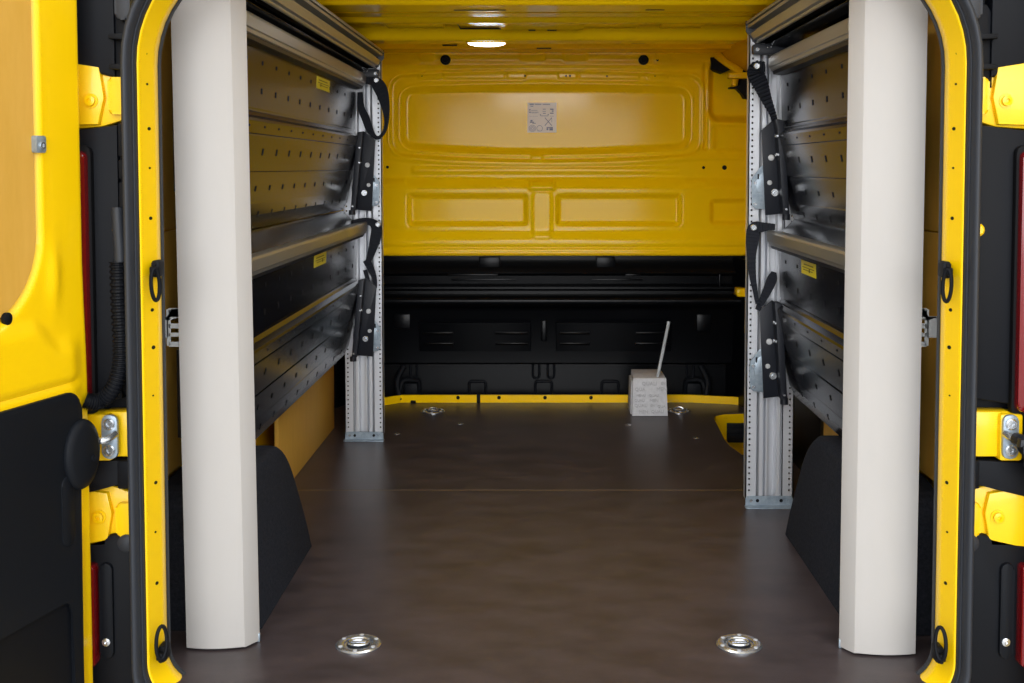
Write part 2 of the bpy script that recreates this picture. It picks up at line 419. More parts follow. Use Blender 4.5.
# ------------------------------------------------------------------ ceiling
ceiling = thing('ceiling', 'yellow ribbed steel roof lining of the cargo bay', 'ceiling', (0, 1.3, 1.39), kind='structure')
def roof_z(x, y):
    z = 1.395
    e = sstep(.78, .62, abs(x))
    def rib(c, w, h, k=.03):                     # smooth hat section hanging down
        return -h * sstep(w / 2 + k, w / 2, abs(y - c))
    z += rib(.55, .10, .03) * e
    z += rib(1.02, .13, .028) * e
    z += rib(1.235, .08, .016, .02) * e
    z += rib(1.375, .04, .022, .02) * e
    mid = 1 - .55 * sstep(.10, .06, abs(x + .01)) if 1.5 < y < 1.72 else 1
    z += rib(1.69, .09, .042, .045) * e
    z -= .016 * sstep(1.42, 1.45, y) * sstep(1.64, 1.60, y) * e * (sstep(.16, .12, abs(x + .012)))
    z += .012 * sstep(1.95, 2.0, y) * sstep(2.3, 2.2, y)
    z += .004 * sstep(2.3, 2.4, y)
    z -= .05 * sstep(.70, .83, abs(x))
    return z
bm = new()
sheet(bm, lin(-.835, .835, 84), lin(.02, 2.53, 420), lambda x, y: Vector((x, y, roof_z(x, y))), lambda x, y: Vector((x, y, 1.46)))
obj('roof_panel', bm, 'yellow_in', ceiling, ang=60)
bm = new()
for px, py, w, l in ((450, 46, .055, .03), (544, 47.2, .055, .025), (638, 45, .05, .03)):
    p = at(px, py, Z=1.40); box(bm, p.x - w / 2, p.x + w / 2, p.y - l / 2, p.y + l / 2, roof_z(p.x, p.y) - .001, roof_z(p.x, p.y) + .01, bev=.0005)
for px, py, w in ((532, 33, .022), (552, 33, .03)):
    p = at(px, py, Z=1.37); z = roof_z(p.x, p.y); box(bm, p.x - w / 2, p.x + w / 2, p.y - .012, p.y + .012, z - .0015, z + .01)
for px, py, w in ((480, 3.2, .14), (655, 3, .05)):
    p = at(px, py, Z=1.385); z = roof_z(p.x, p.y); box(bm, p.x - w / 2, p.x + w / 2, p.y - .006, p.y + .006, z - .001, z + .01)
obj('roof_slot', bm, 'dark', ceiling)
for px0, px1 in ((393, 448), (462, 503), (580, 633), (655, 695)):
    a = at(px0, 31, Z=1.39); b = at(px1, 31, Z=1.39); z = 1.395
    bm = new(); box(bm, a.x, b.x, 1.44, 1.575, z - .012, z + .01, bev=.003); f = obj('roof_recess', bm, 'yellow_in', ceiling)
    bm = new()
    if px0 == 462:
        tube(bm, [(a.x + .004, 1.445, z - .013), (b.x - .004, 1.445, z - .013), (b.x - .004, 1.57, z - .013), (a.x + .004, 1.57, z - .013)], .003, 6, closed=True); obj('recess_gasket', bm, 'dark', ceiling)
    else: bm.free()
bm = new(); box(bm, -.86, .86, -.0, 2.64, 1.465, 1.50); obj('roof_skin', bm, 'yellow', ceiling)

# ------------------------------------------------------------------ side walls
def side_wall(s, name, y1):
    w = thing(name, ('left' if s < 0 else 'right') + ' side wall of the cargo bay lined with ochre board', 'wall', (s * .83, 1.2, 0), kind='structure')
    bm = new(); box(bm, *sorted((s * .845, s * .875)), .07, 2.62, -.2, 1.48); obj('body_side', bm, 'yellow_in', w)
    bm = new(); box(bm, *sorted((s * .800, s * .812)), .09, y1, .815, 1.36, bev=.002); obj('lining_board', bm, 'tan', w)
    bm = new(); box(bm, *sorted((s * .796, s * .808)), .09, y1, .30, .812, bev=.002); obj('lining_board', bm, 'tan', w)
    return w
wl = side_wall(-1, 'wall_left', 2.0)
wr = side_wall(1, 'wall_right', 1.13)
bm = new(); box(bm, -.775, -.763, 1.20, 2.07, .001, .52, bev=.0015); obj('kick_board', bm, 'tan', wl)
bm = new(); box(bm, .763, .775, .90, 1.07, .001, .50, bev=.0015); obj('kick_board', bm, 'tan', wr)
bm = new(); box(bm, -.84, -.79, 2.09, 2.17, .001, 1.34, bev=.01); obj('side_pillar', bm, 'lower', wl)
bm = new(); box(bm, .79, .84, 1.14, 1.22, .001, 1.34, bev=.01); obj('side_pillar', bm, 'lower', wr)
bm = new(); box(bm, .80, .842, 1.24, 2.50, -.1, .60, bev=.01); obj('sliding_door_trim', bm, 'lower', wr)
for s, w in ((-1, wl), (1, wr)):
    bm = new(); prism(bm, [(s * .845, 1.30), (s * .72, 1.372), (s * .70, 1.40), (s * .845, 1.42)], 'Y', .05, 2.5, bev=.006); obj('roof_rail', bm, 'yellow_in', w)

bm = new(); box(bm, -14, 14, -16, 14, -.66, -.60)
obj('ground', bm, 'ground', kind='structure', label='grey hall floor under the parked van', cat='floor')

# ------------------------------------------------------------------ rear opening: yellow flange, seal
def ring_path(o):
    rt, rb = .20 + o, .065 + o
    x = .7135 + o
    return rrect(.0055 - x, .0055 + x, -.012 - o, 1.33 + o, 0, 12, (rb, rt, rt, rb))
def sweep_ring(bm, prof, mi=0):
    """prof: closed list of (outward offset, y)"""
    rings = [[Vector((p[0], y, p[1])) for p in ring_path(o)] for o, y in prof]
    n = len(rings[0]); V = [[bm.verts.new(p) for p in r] for r in rings]
    for i in range(len(V)):
        a, b = V[i], V[(i + 1) % len(V)]
        for j in range(n):
            bm.faces.new((a[j], a[(j + 1) % n], b[(j + 1) % n], b[j])).material_index = mi
trim_1 = thing('trim_1', 'bright yellow painted flange framing the open rear doorway', 'door frame', (0, 0, 0), kind='structure')
bm = new()
sweep_ring(bm, [(.044, .03), (.026, .02), (.019, .004), (.0165, -.003), (.0145, -.006), (.0125, -.005), (.0115, -.001), (.010, .006), (.001, .036), (-.0005, .042), (0, .056), (.004, .074), (.03, .076)])
obj('yellow_flange', bm, 'yellow', trim_1, ang=50)
bm = new(); sweep_ring(bm, [(-.0012, .066), (-.0012, .075), (.004, .078), (.004, .066)])
obj('rubber_edging', bm, 'rubber', trim_1)
bm = new()
sweep_ring(bm, [(.0270 + .0095 * math.cos(t) * (1.0 if math.cos(t) > 0 else .8), -.018 + .021 * math.sin(t)) for t in lin(0, 2 * PI, 14)[:-1]])
sweep_ring(bm, [(.0185 + .003 * math.cos(t), -.008 + .010 * math.sin(t)) for t in lin(0, 2 * PI, 10)[:-1]])
obj('door_seal', bm, 'rubber', trim_1, ang=60)
bm = new()
for s in (-1, 1):
    for z, o, r in ((1.165, .011, .0042), (1.148, .014, .0028), (1.094, .013, .0026), (1.015, .011, .004), (.945, .011, .0026), (.855, .011, .004), (.69, .011, .004), (.622, .010, .0045), (.535, .012, .002), (.375, .010, .004), (.285, .012, .0025), (.19, .011, .004)):
        o *= .48; x = .0055 + s * (.7135 + o); y = .006 + (.010 - o) / .009 * .030
        lathe(bm, (x, y + .001, z), (-s * .88, -.47, 0), [(r, -.004), (r, .0012), (0, .0012)], 10, 0, 1.0, .8)
obj('flange_hole', bm, 'dark', trim_1)
bm = new()
prism(bm, rrect(-.95, .95, -.2, -.075, .02), 'Y', -.06, .05, bev=.006)
box(bm, -.95, .95, .0, .1, 1.40, 1.50, bev=.01)
obj('sill_panel', bm, 'yellow', trim_1)

# ------------------------------------------------------------------ rear pillars
def pillar(s, name):
    side = 'left' if s < 0 else 'right'
    t = thing(name, 'black plastic and yellow steel rear pillar %s of the open doorway' % side, 'pillar', (s * .82, .0, 0), kind='structure')
    X = lambda a, b: sorted((s * a, s * b))
    def bx_(n, x0, x1, y0, y1, z0, z1, m, bev=.004, par=t):
        b_ = new(); box(b_, *X(x0, x1), y0, y1, z0, z1, bev=bev); return obj(n, b_, m, par)
    bx_('pillar_shell', .735, .95, .050, .12, -.1, 1.45, 'black')
    # upper cover with two ribs
    b_ = new(); cx = .769 if s < 0 else .785; prism(b_, [(s * cx, 1.105), (s * .95, 1.15), (s * .95, 1.42), (s * cx, 1.42)], 'Y', .016, .06, bev=.005); obj('upper_cover', b_, 'black', t)
    b_ = new(); prism(b_, [(s * .735, 1.085), (s * (cx + .006), 1.088), (s * (cx + .004), 1.22), (s * (cx - .006), 1.235), (s * .738, 1.24)], 'Y', .022, .06, bev=.004)
    for z in (1.123, 1.176): prism(b_, [(s * .738, z - .006), (s * (cx + .004), z - .004), (s * (cx + .004), z + .004), (s * .738, z + .007)], 'Y', -.004, .03, bev=.002)
    obj('rib_bracket', b_, 'black', t)
    b_ = new(); prism(b_, rrect(*X(.735, .762), 1.205, 1.33, .010), 'Y', .0, .03, bev=.005); obj('hinge_cover', b_, 'rubber', t)
    bx_('middle_cover', .735, .766, .020, .06, .535, 1.02, 'black', .004)
    for z0, z1 in ((.965, 1.025), (.925, .960), (.735, .92), (.715, .73), (.590, .712), (.545, .585)):
        bx_('cover_tab', .737, .764, .008, .03, z0, z1, 'black', .003)
    b_ = new(); prism(b_, [(s * .768, .53), (s * .768, 1.022), (s * .95, 1.00), (s * .95, .50)], 'Y', .018, .06, bev=.004); obj('lamp_surround', b_, 'black', t)
    b_ = new(); lathe(b_, (s * .763, .016, .835), (0, -1, 0), [(.012, 0), (.012, .012), (.008, .016), (0, .016)], 14); obj('yellow_grommet', b_, 'yellow', t)
    # hinge seats: pressed yellow steel with a chevron bead and one screw
    for zt, zb, zs in ((1.128, 1.018, 1.064), (.362, .256, .315)):
        b_ = new()
        prism(b_, [(s * .735, zb + .02), (s * .735, zt - .015), (s * .80, zt + .01), (s * .95, zt + .03), (s * .95, zb - .01), (s * .80, zb)], 'Y', .026, .055, bev=.004)
        h = obj('hinge_seat', b_, 'yellow', t)
        b_ = new(); prism(b_, rrect(*X(.737, .782), zb + .022, zt - .022, .008), 'Y', .012, .035, bev=.006, seg=3); obj('seat_boss', b_, 'yellow', h)
        b_ = new(); c = zs + .006
        prism(b_, [(s * .797, zt - .004), (s * .789, c), (s * .800, zb + .004), (s * .95, zb + .0), (s * .95, zt + .02)], 'Y', .014, .035, bev=.004)
        obj('chevron_bead', b_, 'yellow', h)
        b_ = new(); lathe(b_, (s * .812, .015, zs), (0, -1, 0), [(.013, 0), (.013, .003), (.009, .003), (.009, .009), (.004, .010), (.003, .006), (0, .006)], 16); obj('hinge_screw', b_, 'yellow', h)
    # catch seat
    b_ = new(); box(b_, *X(.737, .80 if s < 0 else .83), .012, .05, .425, .508, bev=.004); box(b_, *X(.782 if s < 0 else .808, .835 if s < 0 else .85), .000, .05, .420, .506, bev=.006); obj('catch_seat', b_, 'yellow', t)
    bx_('lower_cover', .735, .775, .004, .06, .368, .420, 'black', .004)
    b_ = new(); prism(b_, [(s * .770, .42), (s * .95, .41), (s * .95, .33), (s * .800, .372), (s * .770, .372)], 'Y', .010, .06, bev=.004); obj('lower_cover', b_, 'black', t)
    # foot cover with bump stop and lamp recess
    b_ = new(); prism(b_, [(s * .735, -.07), (s * .735, .285), (s * .775, .285), (s * .95, .245), (s * .95, -.07)], 'Y', .014, .06, bev=.006); ft = obj('foot_cover', b_, 'black', t)
    b_ = new(); lathe(b_, (s * .762, .020, .268), (0, -1, 0), [(.016, 0), (.016, .012), (.010, .016), (0, .016)], 18); obj('bump_stop', b_, 'rubber', t)
    b_ = new(); prism(b_, rrect(*X(.788 if s < 0 else .818, .812 if s < 0 else .842), .055, .232, .012), 'Y', .006, .03, bev=.004); obj('recess_panel', b_, 'trim', t)
    b_ = new(); lathe(b_, (s * (.800 if s < 0 else .828), .006, .088), (0, -1, 0), [(.0075, 0), (.0075, .003), (.003, .004), (0, .002)], 14); obj('recess_screw', b_, 'chrome', t)
    return t
pillar(-1, 'trim_2'); pillar(1, 'trim_3')
for s in (-1, 1):
    sd = 'left' if s < 0 else 'right'
    X = lambda a, b: sorted((s * a, s * b))
    L = thing('tail_lamp', 'tall narrow red tail lamp at mid height on the %s pillar' % sd, 'tail lamp', (s * .87, .0, .51))
    bm = new(); prism(bm, rrect(*X(.816 if s < 0 else .834, .93), .51, .975, .012), 'Y', -.012, .020, bev=.006); obj('lens', bm, 'red', L)
    bm = new(); prism(bm, rrect(*X(.811 if s < 0 else .829, .935), .50, .985, .014), 'Y', .004, .022, bev=.003); obj('bezel', bm, 'dark', L)
    L = thing('tail_lamp', 'short red and grey lower tail lamp low down on the %s pillar' % sd, 'tail lamp', (s * .87, .0, .05))
    bm = new(); prism(bm, rrect(*X(.815 if s < 0 else .850, .93), .048, .232, .006), 'Y', -.010, .016, bev=.003); obj('bezel', bm, 'red', L)
    bm = new(); prism(bm, rrect(*X(.827 if s < 0 else .861, .92), .060, .222, .006), 'Y', -.013, .0, bev=.003); obj('lens', bm, 'trim', L)
    bm = new(); prism(bm, rrect(*X(.829 if s < 0 else .864, .90), .075, .125, .004), 'Y', -.016, -.005, bev=.002); obj('reflector', bm, 'clear', L)

# door catches bolted to the catch seats
def catch(s):
    sd = 'left' if s < 0 else 'right'
    X = lambda a, b: sorted((s * a, s * b))
    k = 0 if s < 0 else .042
    T = thing('door_catch', 'grey steel catch plate with two bolts on the %s pillar' % sd, 'catch', (s * .79, .0, .424))
    bm = new(); prism(bm, rrect(*X(.769 + k, .797 + k), .426, .505, .011), 'Y', -.006, .002, bev=.002); obj('plate', bm, 'zinc', T)
    for z in (.442, .489):
        bm = new(); lathe(bm, (s * (.783 + k), -.005, z), (0, -1, 0), [(.0105, 0), (.0105, .004), (.008, .006), (.004, .006), (.003, .003), (0, .003)], 16); obj('bolt', bm, 'chrome', T)
    bm = new(); tube(bm, spline([(s * (.772 + k), -.006, .472), (s * (.780 + k), -.022, .466), (s * (.792 + k), -.028, .464), (s * (.803 + k), -.01, .462)], 5), .0065, 10); obj('striker_loop', bm, 'chrome', T)
    return T
catch(-1); catch(1)
A = thing('door_check_arm', 'dark steel door check arm reaching out from the catch on the right pillar', 'check arm', (.83, -.03, .43))
bm = new(); tube(bm, spline([(.826, -.022, .467), (.840, -.05, .465), (.90, -.09, .45), (.96, -.12, .44)], 6), .011, 10); obj('arm', bm, 'bracket', A)
bm = new(); prism(bm, [(.822, .473), (.90, .476), (.90, .395), (.846, .395), (.840, .425), (.834, .430), (.832, .452), (.820, .458)], 'Y', -.055, -.035, bev=.006); obj('hook', bm, 'bracket', A)

# corrugated wiring conduit on the left pillar
W = thing('wiring_conduit', 'black corrugated cable conduit looping down the left pillar behind the door', 'conduit', (-.76, -.01, .53))
bm = new(); tube(bm, [(-.762, -.004, .875), (-.760, -.006, .84), (-.757, -.008, .80), (-.757, -.008, .77)], .0105, 14); obj('plain_sleeve', bm, 'rubber', W)
pts = spline([at(118, 262, Y=-.01), at(119, 300, Y=-.012), at(121, 340, Y=-.016), at(120, 368, Y=-.02), at(112, 390, Y=-.026), at(101, 400, Y=-.022), at(92, 402, Y=-.036), at(85, 400, Y=-.040)], 26)
bm = new(); tube(bm, pts, .012, 14, rs=[.0150 if i % 4 < 2 else .0122 for i in range(len(pts))]); obj('corrugated_hose', bm, 'black', W, ang=25)

# tie down hooks on the flange
def hook(name_lbl, s, z, ang):
    T = thing('tie_down_hook', name_lbl, 'hook', (s * .709 + .005, .036, z), group=None)
    x0 = s * .7085 + .005; up = -1 if ang < 90 else 1
    bm = new(); prism(bm, rrect(x0 - .007 - s * .002, x0 + .007 - s * .002, z - .014, z + .016, .004), 'Y', .010, .036, bev=.003)
    box(bm, x0 - .006, x0 + .006, .000, .02, z - .008, z + .006, bev=.003); obj('hook_base', bm, 'black', T)
    bm = new(); bolt(bm, (x0, .010, z + (.010 if up < 0 else -.010)), (0, -1, 0), .0045, .003, n=12); obj('hook_screw', bm, 'dark', T)
    pts = []
    for i in range(24):
        t = 2 * PI * i / 24
        u, v = (.0055 if up < 0 else .0075) * math.sin(t), .026 - .029 * math.cos(t)
        pts.append((x0 + u - s * .004, .003 - .006 * math.sin(t) * s - .003 * math.cos(t), z + up * v))
    bm = new(); tube(bm, pts, .0036, 8, closed=True); obj('hook_loop', bm, 'black', T)
hook('black tie down loop hanging at mid height on the left doorway flange', -1, .764, 20)
hook('black tie down loop hanging at mid height on the right doorway flange', 1, .762, 20)
hook('black tie down loop standing up at the foot of the left doorway flange', -1, .062, 100)
hook('black tie down loop standing up at the foot of the right doorway flange', 1, .060, 100)

# ------------------------------------------------------------------ open left door
def edge_u(v): return -.031 - .007 * sstep(.80, .56, v)
def rear_door(name, label, s, slope, hx):
    nn = math.hypot(slope, 1); ex = Vector((s * slope / nn, -1 / nn, 0)); nx = Vector((-s / nn, -slope / nn, 0))   # nx: the door's inner side
    H = Vector((s * hx, -.05, 0))
    DM = Matrix(((ex.x, 0, nx.x, H.x), (ex.y, 0, nx.y, H.y), (0, 1, 0, 0), (0, 0, 0, 1)))                          # (u, v, w) -> place
    door = thing(name, label, 'door', (H.x, H.y, 0), kind='structure')
    def door_solid(poly, w0, w1, bev=0, seg=2):
        b_ = new(); prism(b_, poly, 'Z', w0, w1, bev=bev, seg=seg, mtx=DM); return b_
    # inner pressing as a relief sheet
    def door_w(u, v):
        w = 0.0
        e = u - edge_u(v)
        w -= .020 * (1 - sstep(0, .022, e)) ** 2
        x0, x1, y0, y1, r = .088, .66, .688, 1.36, .15
        dx = abs(u - (x0 + x1) / 2) - (x1 - x0) / 2 + r; dy = abs(v - (y0 + y1) / 2) - (y1 - y0) / 2 + r
        sd = math.hypot(max(dx, 0), max(dy, 0)) + min(max(dx, dy), 0) - r
        w -= .010 * sstep(.004, -.004, sd)
        # shoulder swage running down to the trim
        ln = v - (.655 + .04 * sstep(.05, .12, u))
        w += .010 * sstep(.012, -.03, ln) * sstep(.02, .07, e)
        w -= .006 * math.exp(-((v - .578) / .006) ** 2) * sstep(.03, .06, e)
        w += .006 * math.exp(-(((u - .060) / .016) ** 2 + ((v - .765) / .05) ** 2)) 
        return w
    us = lin(0, 1, 130); vs = lin(-.06, 1.42, 260)
    def dp(k, v):
        e0 = edge_u(v); kk = k * k * .4 + k * .6; u = e0 + (.74 - e0) * kk
        return u
    bm = new()
    sheet(bm, us, vs, lambda k, v: DM @ Vector((dp(k, v), v, door_w(dp(k, v), v))), lambda k, v: DM @ Vector((dp(k, v), v, -.065)))
    obj('door_shell', bm, 'yellow', door, ang=50)
    # ochre inset board
    bm = door_solid(rrect(.0965, .652, .698, 1.352, .14, 14), -.0105, -.004, bev=.0015, seg=1)
    obj('inset_board', bm, 'tan', door)
    # black lower trim with pocket
    trim_poly = [(.050, -.04), (.050, .185), (.058, .208), (.072, .214), (.60, .214), (.61, .20), (.61, -.04), (.71, -.04), (.71, .566)] + [(.018 + .030 * (1 - math.sin(t)) , .564 - .032 * (1 - math.cos(t))) for t in lin(0, PI / 2, 6)] + [(.016, .47), (.024, .40), (.024, -.04)]
    b_ = new(); prism(b_, trim_poly, 'Z', -.004, .0185, bev=.004, mtx=DM); tr = obj('lower_trim', b_, 'trim', door)
    bm = door_solid([(.03, -.04), (.03, .235), (.62, .235), (.62, -.04)], -.003, .0115); obj('map_pocket', bm, 'black', tr)
    # grip recess beside the stop cover
    bm = door_solid(rrect(.044, .076, .305, .425, .015), .010, .0205, bev=.003); obj('grip_pad', bm, 'trim', tr)
    # door stop cover: oval cap
    b_ = new(); c = DM @ Vector((.026, .454, .014))
    lathe(b_, c, nx, [(.058, 0), (.061, .008), (.058, .014), (.045, .018), (0, .020)], 28, 0, .72, 1.0)
    lathe(b_, DM @ Vector((.010, .444, .033)), nx, [(.006, 0), (.006, .003), (.003, .003), (0, .001)], 12)
    cov = obj('door_stop_cover', b_, 'trim', door, ang=50)
    # small square clip on the inset board
    b_ = new(); prism(b_, rrect(.079, .102, .970, .998, .003), 'Z', -.006, .006, bev=.0015, mtx=DM); cl = obj('board_clip', b_, 'zinc', door)
    b_ = new(); lathe(b_, DM @ Vector((.0895, .982, .006)), nx, [(.006, 0), (.006, .003), (.003, .003), (.0025, .001), (0, .001)], 14); obj('clip_screw', b_, 'chrome', cl)
    b_ = new(); lathe(b_, DM @ Vector((.172, .706, -.004)), nx, [(.010, 0), (.010, .006), (.006, .008), (0, .008)], 14); obj('rubber_buffer', b_, 'black', door)

    return door
rear_door('door_1', 'open yellow left rear door with ochre inset board and black lower trim', -1, .2614, .817)
rear_door('door_2', 'open yellow right rear door swung out past the right pillar', 1, .45, .875)

# ================================================================== THINGS IN THE BAY
# ------------------------------------------------------------------ upright posts
POSTY = {-1: 1.888, 1: 1.118}
def post(s):
    Y = POSTY[s]
    lbl = 'silver perforated aluminium upright post at the far end of the %s folding shelves' % ('left' if s < 0 else 'right')
    T = thing('upright_post', lbl, 'post', (s * .625, Y, 0), group=None)
    c = s * .6255; w = .0665; top = 1.335
    bm = new()
    for e in (-1, 1):                            # two perforated flanges
        xa = c + e * w; xb = c + e * (w - .029)
        xm = c + e * (w - .0105); r = .0028
        lo, hi = sorted((xa, xm + e * r)); box(bm, lo, hi, Y, Y + .004, 0.02, top)
        lo, hi = sorted((xm - e * r, xb)); box(bm, lo, hi, Y, Y + .004, 0.02, top)
        z = .045; last = .02
        while z < top:
            lo, hi = sorted((xm + e * r, xm - e * r)); box(bm, lo, hi, Y, Y + .004, last, z - r); last = z + r; z += .016
        box(bm, *sorted((xm + e * r, xm - e * r)), Y, Y + .004, last, top)
        box(bm, *sorted((xa, xa - e * .003)), Y, Y + .03, .02, top)
    # ribbed middle web
    prof = []
    n = 64
    for i in range(n + 1):
        x = -.038 + .076 * i / n
        d = .018
        for cc, ww, h in ((-.0235, .0100, .018), (0.008, .0055, .015), (.0240, .0090, .018)):
            d -= h * sstep(ww, ww * .55, abs(x - cc))
        prof.append((c + s * -x, Y + d))
    poly = prof + [(prof[-1][0], Y + .0265), (prof[0][0], Y + .0265)]
    prism(bm, poly, 'Z', .02, top)
    p = obj('profile', bm, 'alu', T, ang=28)
    bm = new(); box(bm, c - .062, c + .062, Y + .027, Y + .03, .02, top); obj('rear_plate', bm, 'dark', T)
    # folded foot bracket with screws
    bm = new()
    prism(bm, rrect(c - w, c + w, .003, .030, .006, rs=(.001, .008, .008, .001)), 'Y', Y - .004, Y - .001, bev=.0008, seg=1)
    prism(bm, rrect(c - w - .003, c + w + .003, Y - .030, Y + .001, .003, rs=(.001, .001, .005, .005)), 'Z', .0008, .004, bev=.0008, seg=1)
    f = obj('foot_bracket', bm, 'zinc', T)
    for x, m in ((-.051, 'chrome'), (-.033, 'dark'), (.033, 'dark'), (.050, 'zinc')):
        bm = new(); bolt(bm, (c + x, Y - .003, .017), (0, -1, 0), .0048, .003, n=12); obj('foot_screw', bm, m, f)
    return T
post(-1); post(1)

# ------------------------------------------------------------------ top rails
def top_rail(s):
    Y1 = POSTY[s] - .006; Y0 = .27
    T = thing('top_rail', 'long fluted metal rail under the roof along the %s side' % ('left' if s < 0 else 'right'), 'rail', (s * .58, Y1, 1.29))
    bm = new()
    P = [(.551, 1.346), (.548, 1.341), (.549, 1.337), (.558, 1.3365), (.558, 1.334), (.5495, 1.332), (.552, 1.326), (.574, 1.324), (.578, 1.3125), (.5585, 1.311), (.568, 1.2955), (.577, 1.2935), (.578, 1.291), (.5735, 1.2885), (.576, 1.286), (.582, 1.286), (.59, 1.30), (.60, 1.343)]
    prism(bm, [(s * x, z) for x, z in P], 'Y', Y0, Y1)
    obj('rail_profile', bm, 'rail', T, ang=20)
    bm = new()
    prism(bm, [(s * .60, 1.340), (s * .60, 1.305), (s * .60, 1.278), (s * .608, 1.274), (s * .70, 1.268), (s * .70, 1.340)], 'Y', Y0, Y1 - .0, bev=.002)
    obj('dark_gap_strip', bm, 'shelf', T)  # solid black strip stands in for the shaded gap under the rail
    bm = new(); prism(bm, [(s * x, z) for x, z in ((.6, 1.287), (.606, 1.290), (.612, 1.288), (.612, 1.281), (.6, 1.280))], 'Y', Y0, Y1); obj('guide_strip', bm, 'bracket', T)
    bm = new(); prism(bm, rrect(*sorted((s * .560, s * .70)), 1.252, 1.279, .006), 'Y', Y1 - .045, Y1 - .020, bev=.002); obj('support_arm', bm, 'bracket', T)
    for x, z in ((.571, 1.264), (.598, 1.270), (.608, 1.271)):
        bm = new(); bolt(bm, (s * x, Y1 - .045, z), (0, -1, 0), .006 if x < .58 else .0025, .003, n=12); obj('arm_screw', bm, 'chrome', T)
    bm = new(); prism(bm, [(s * .547, 1.346), (s * .548, 1.318), (s * .574, 1.284), (s * .604, 1.286), (s * .604, 1.346)], 'Y', Y1 - .003, Y1 + .004, bev=.001); obj('rail_end_cap', bm, 'bracket', T)
    return T
top_rail(-1); top_rail(1)

# ------------------------------------------------------------------ folded shelves
def shelf(s, zt, label, sticker, strap, dz0=0):
    """zt: height of the front rail centre; tray hangs folded down below it"""
    Yp = POSTY[s]; Y0 = .285; Y1 = Yp - .022
    T = thing('folding_shelf', label, 'shelf', (s * .66, Yp, zt - .45))
    lip = .018 if zt > 1 else .060
    P = [(.643, zt - .004), (.640, zt - .03), (.646, zt - .165), (.6475, zt - .168), (.6475, zt - .172), (.646, zt - .174), (.643, zt - .182), (.630, zt - .190), (.628, zt - .196), (.634, zt - .222), (.637, zt - .224), (.637, zt - .228), (.652, zt - .305), (.655, zt - .307), (.6545, zt - .312), (.667, zt - .375), (.6675, zt - .379), (.6735, zt - .407), (.690, zt - .441), (.694, zt - .442), (.694, zt - .438), (.68, zt - .40), (.66, zt - .21), (.672, zt + .0), (.700, zt + lip - .008), (.704, zt + lip - .010), (.704, zt + lip), (.69, zt + lip - .003), (.645, zt + .012)]
    bm = new(); prism(bm, [(s * x, z) for x, z in P], 'Y', Y0, Y1)
    # rows of pressed slots (same sheet)
    def xa(z):
        q = zt - z
        for (xu, zu), (xv, zv) in zip(P[:20], P[1:20]):
            if zv <= z <= zu: return xu + (xv - xu) * (zu - z) / max(1e-6, zu - zv)
        return .66
    k = int((Y1 - Y0 - .12) / .135)
    for dz, hh, off in ((-.062, .0045, .0), (-.125, .0065, .0), (-.262, .0075, .0), (-.345, .006, .0), (-.405, .0065, .067), (-.207, .0022, .03)):
        for i in range(k + 1):
            y = Y1 - .085 - off - i * .135
            if y < Y0 + .02: continue
            x = xa(zt + dz)
            xu, xl = xa(zt + dz + hh), xa(zt + dz - hh)
            prism(bm, [(s * (xu + .002), zt + dz + hh), (s * (xu - .0014), zt + dz + hh), (s * (xl - .0014), zt + dz - hh), (s * (xl + .002), zt + dz - hh)], 'Y', y - .0034, y + .0034, mi=1)
    obj('tray', bm, ['shelf', 'dark'], T, ang=4)
    # front rail of bare aluminium with rounded nose
    bm = new()
    R = [(.642, zt - .021), (.612, zt - .021), (.6095, zt - .0195), (.6085, zt - .012), (.6045, zt - .010), (.6030, zt + .013), (.605, zt + .0185), (.6095, zt + .020), (.645, zt + .016)]
    prism(bm, [(s * x, z) for x, z in R], 'Y', Y0, Y1 - .02, bev=.0008, seg=1)
    obj('front_rail', bm, 'rail', T, ang=14)
    bm = new(); prism(bm, [(s * x, z) for x, z in ((.645, zt - .0212), (.614, zt - .0212), (.617, zt - .030), (.645, zt - .034))], 'Y', Y0, Y1 - .02); obj('rail_lip', bm, 'bracket', T)
    # end bracket: face plate towards the doorway and a flange along the tray
    zb = zt - .445 + dz0; k_ = .012 if s > 0 else 0
    hb = .271 - dz0 * .3; A_, B_, C_, D_ = (.612 + k_ * .8, zb + hb), (.576 + k_, zb + hb - .030), (.590 + k_, zb + .0), (.640 + k_ * .2, zb + .004)
    yb = Yp - .030
    bm = new(); prism(bm, [(s * p[0], p[1]) for p in (A_, B_, (.577 + k_, zb + hb - .036), C_, D_)], 'Y', yb, yb + .006, bev=.0012)
    prism(bm, [(s * p[0], p[1]) for p in (A_, (A_[0] + .020, A_[1] - .004), (D_[0] + .016, D_[1]), D_)], 'Y', yb - .040, yb + .006, bev=.0012)
    E_ = obj('end_bracket', bm, 'bracket', T)
    for x, z, r in ((.6035 + k_, zb + .157, .0085), (.600 + k_, zb + .089, .0068), (.6145 + k_, zb + .062, .0105)):
        bm = new(); lathe(bm, (s * x, yb, z), (0, -1, 0), [(r, 0), (r, .002), (r * .8, .0035), (0, .0038)] if r < .01 else [(r, 0), (r, .003), (r * .9, .004), (r * .45, .004), (r * .4, .0075), (0, .0075)], 18); obj('bracket_bolt', bm, 'chrome' if r > .01 else 'steel', E_)
    for z, xx in ((zb + .215, .622), (zb + .165, .624), (zb + .018, .648)):
        bm = new(); tube(bm, [(s * xx, yb - .034, z), (s * (xx - .004), yb - .034, z)], .005, 10); tube(bm, [(s * (xx + .0), yb - .05, z), (s * (xx + .0), yb - .02, z)], .003, 8); obj('bracket_screw', bm, 'chrome', E_)
    bm = new(); lathe(bm, (s * .654, yb - .02, zb - .012), (0, 0, 1), [(.011, 0), (.011, .016)], 12); obj('pivot_bush', bm, 'bracket', E_)
    # galvanised locking plate between bracket and post
    g = zb
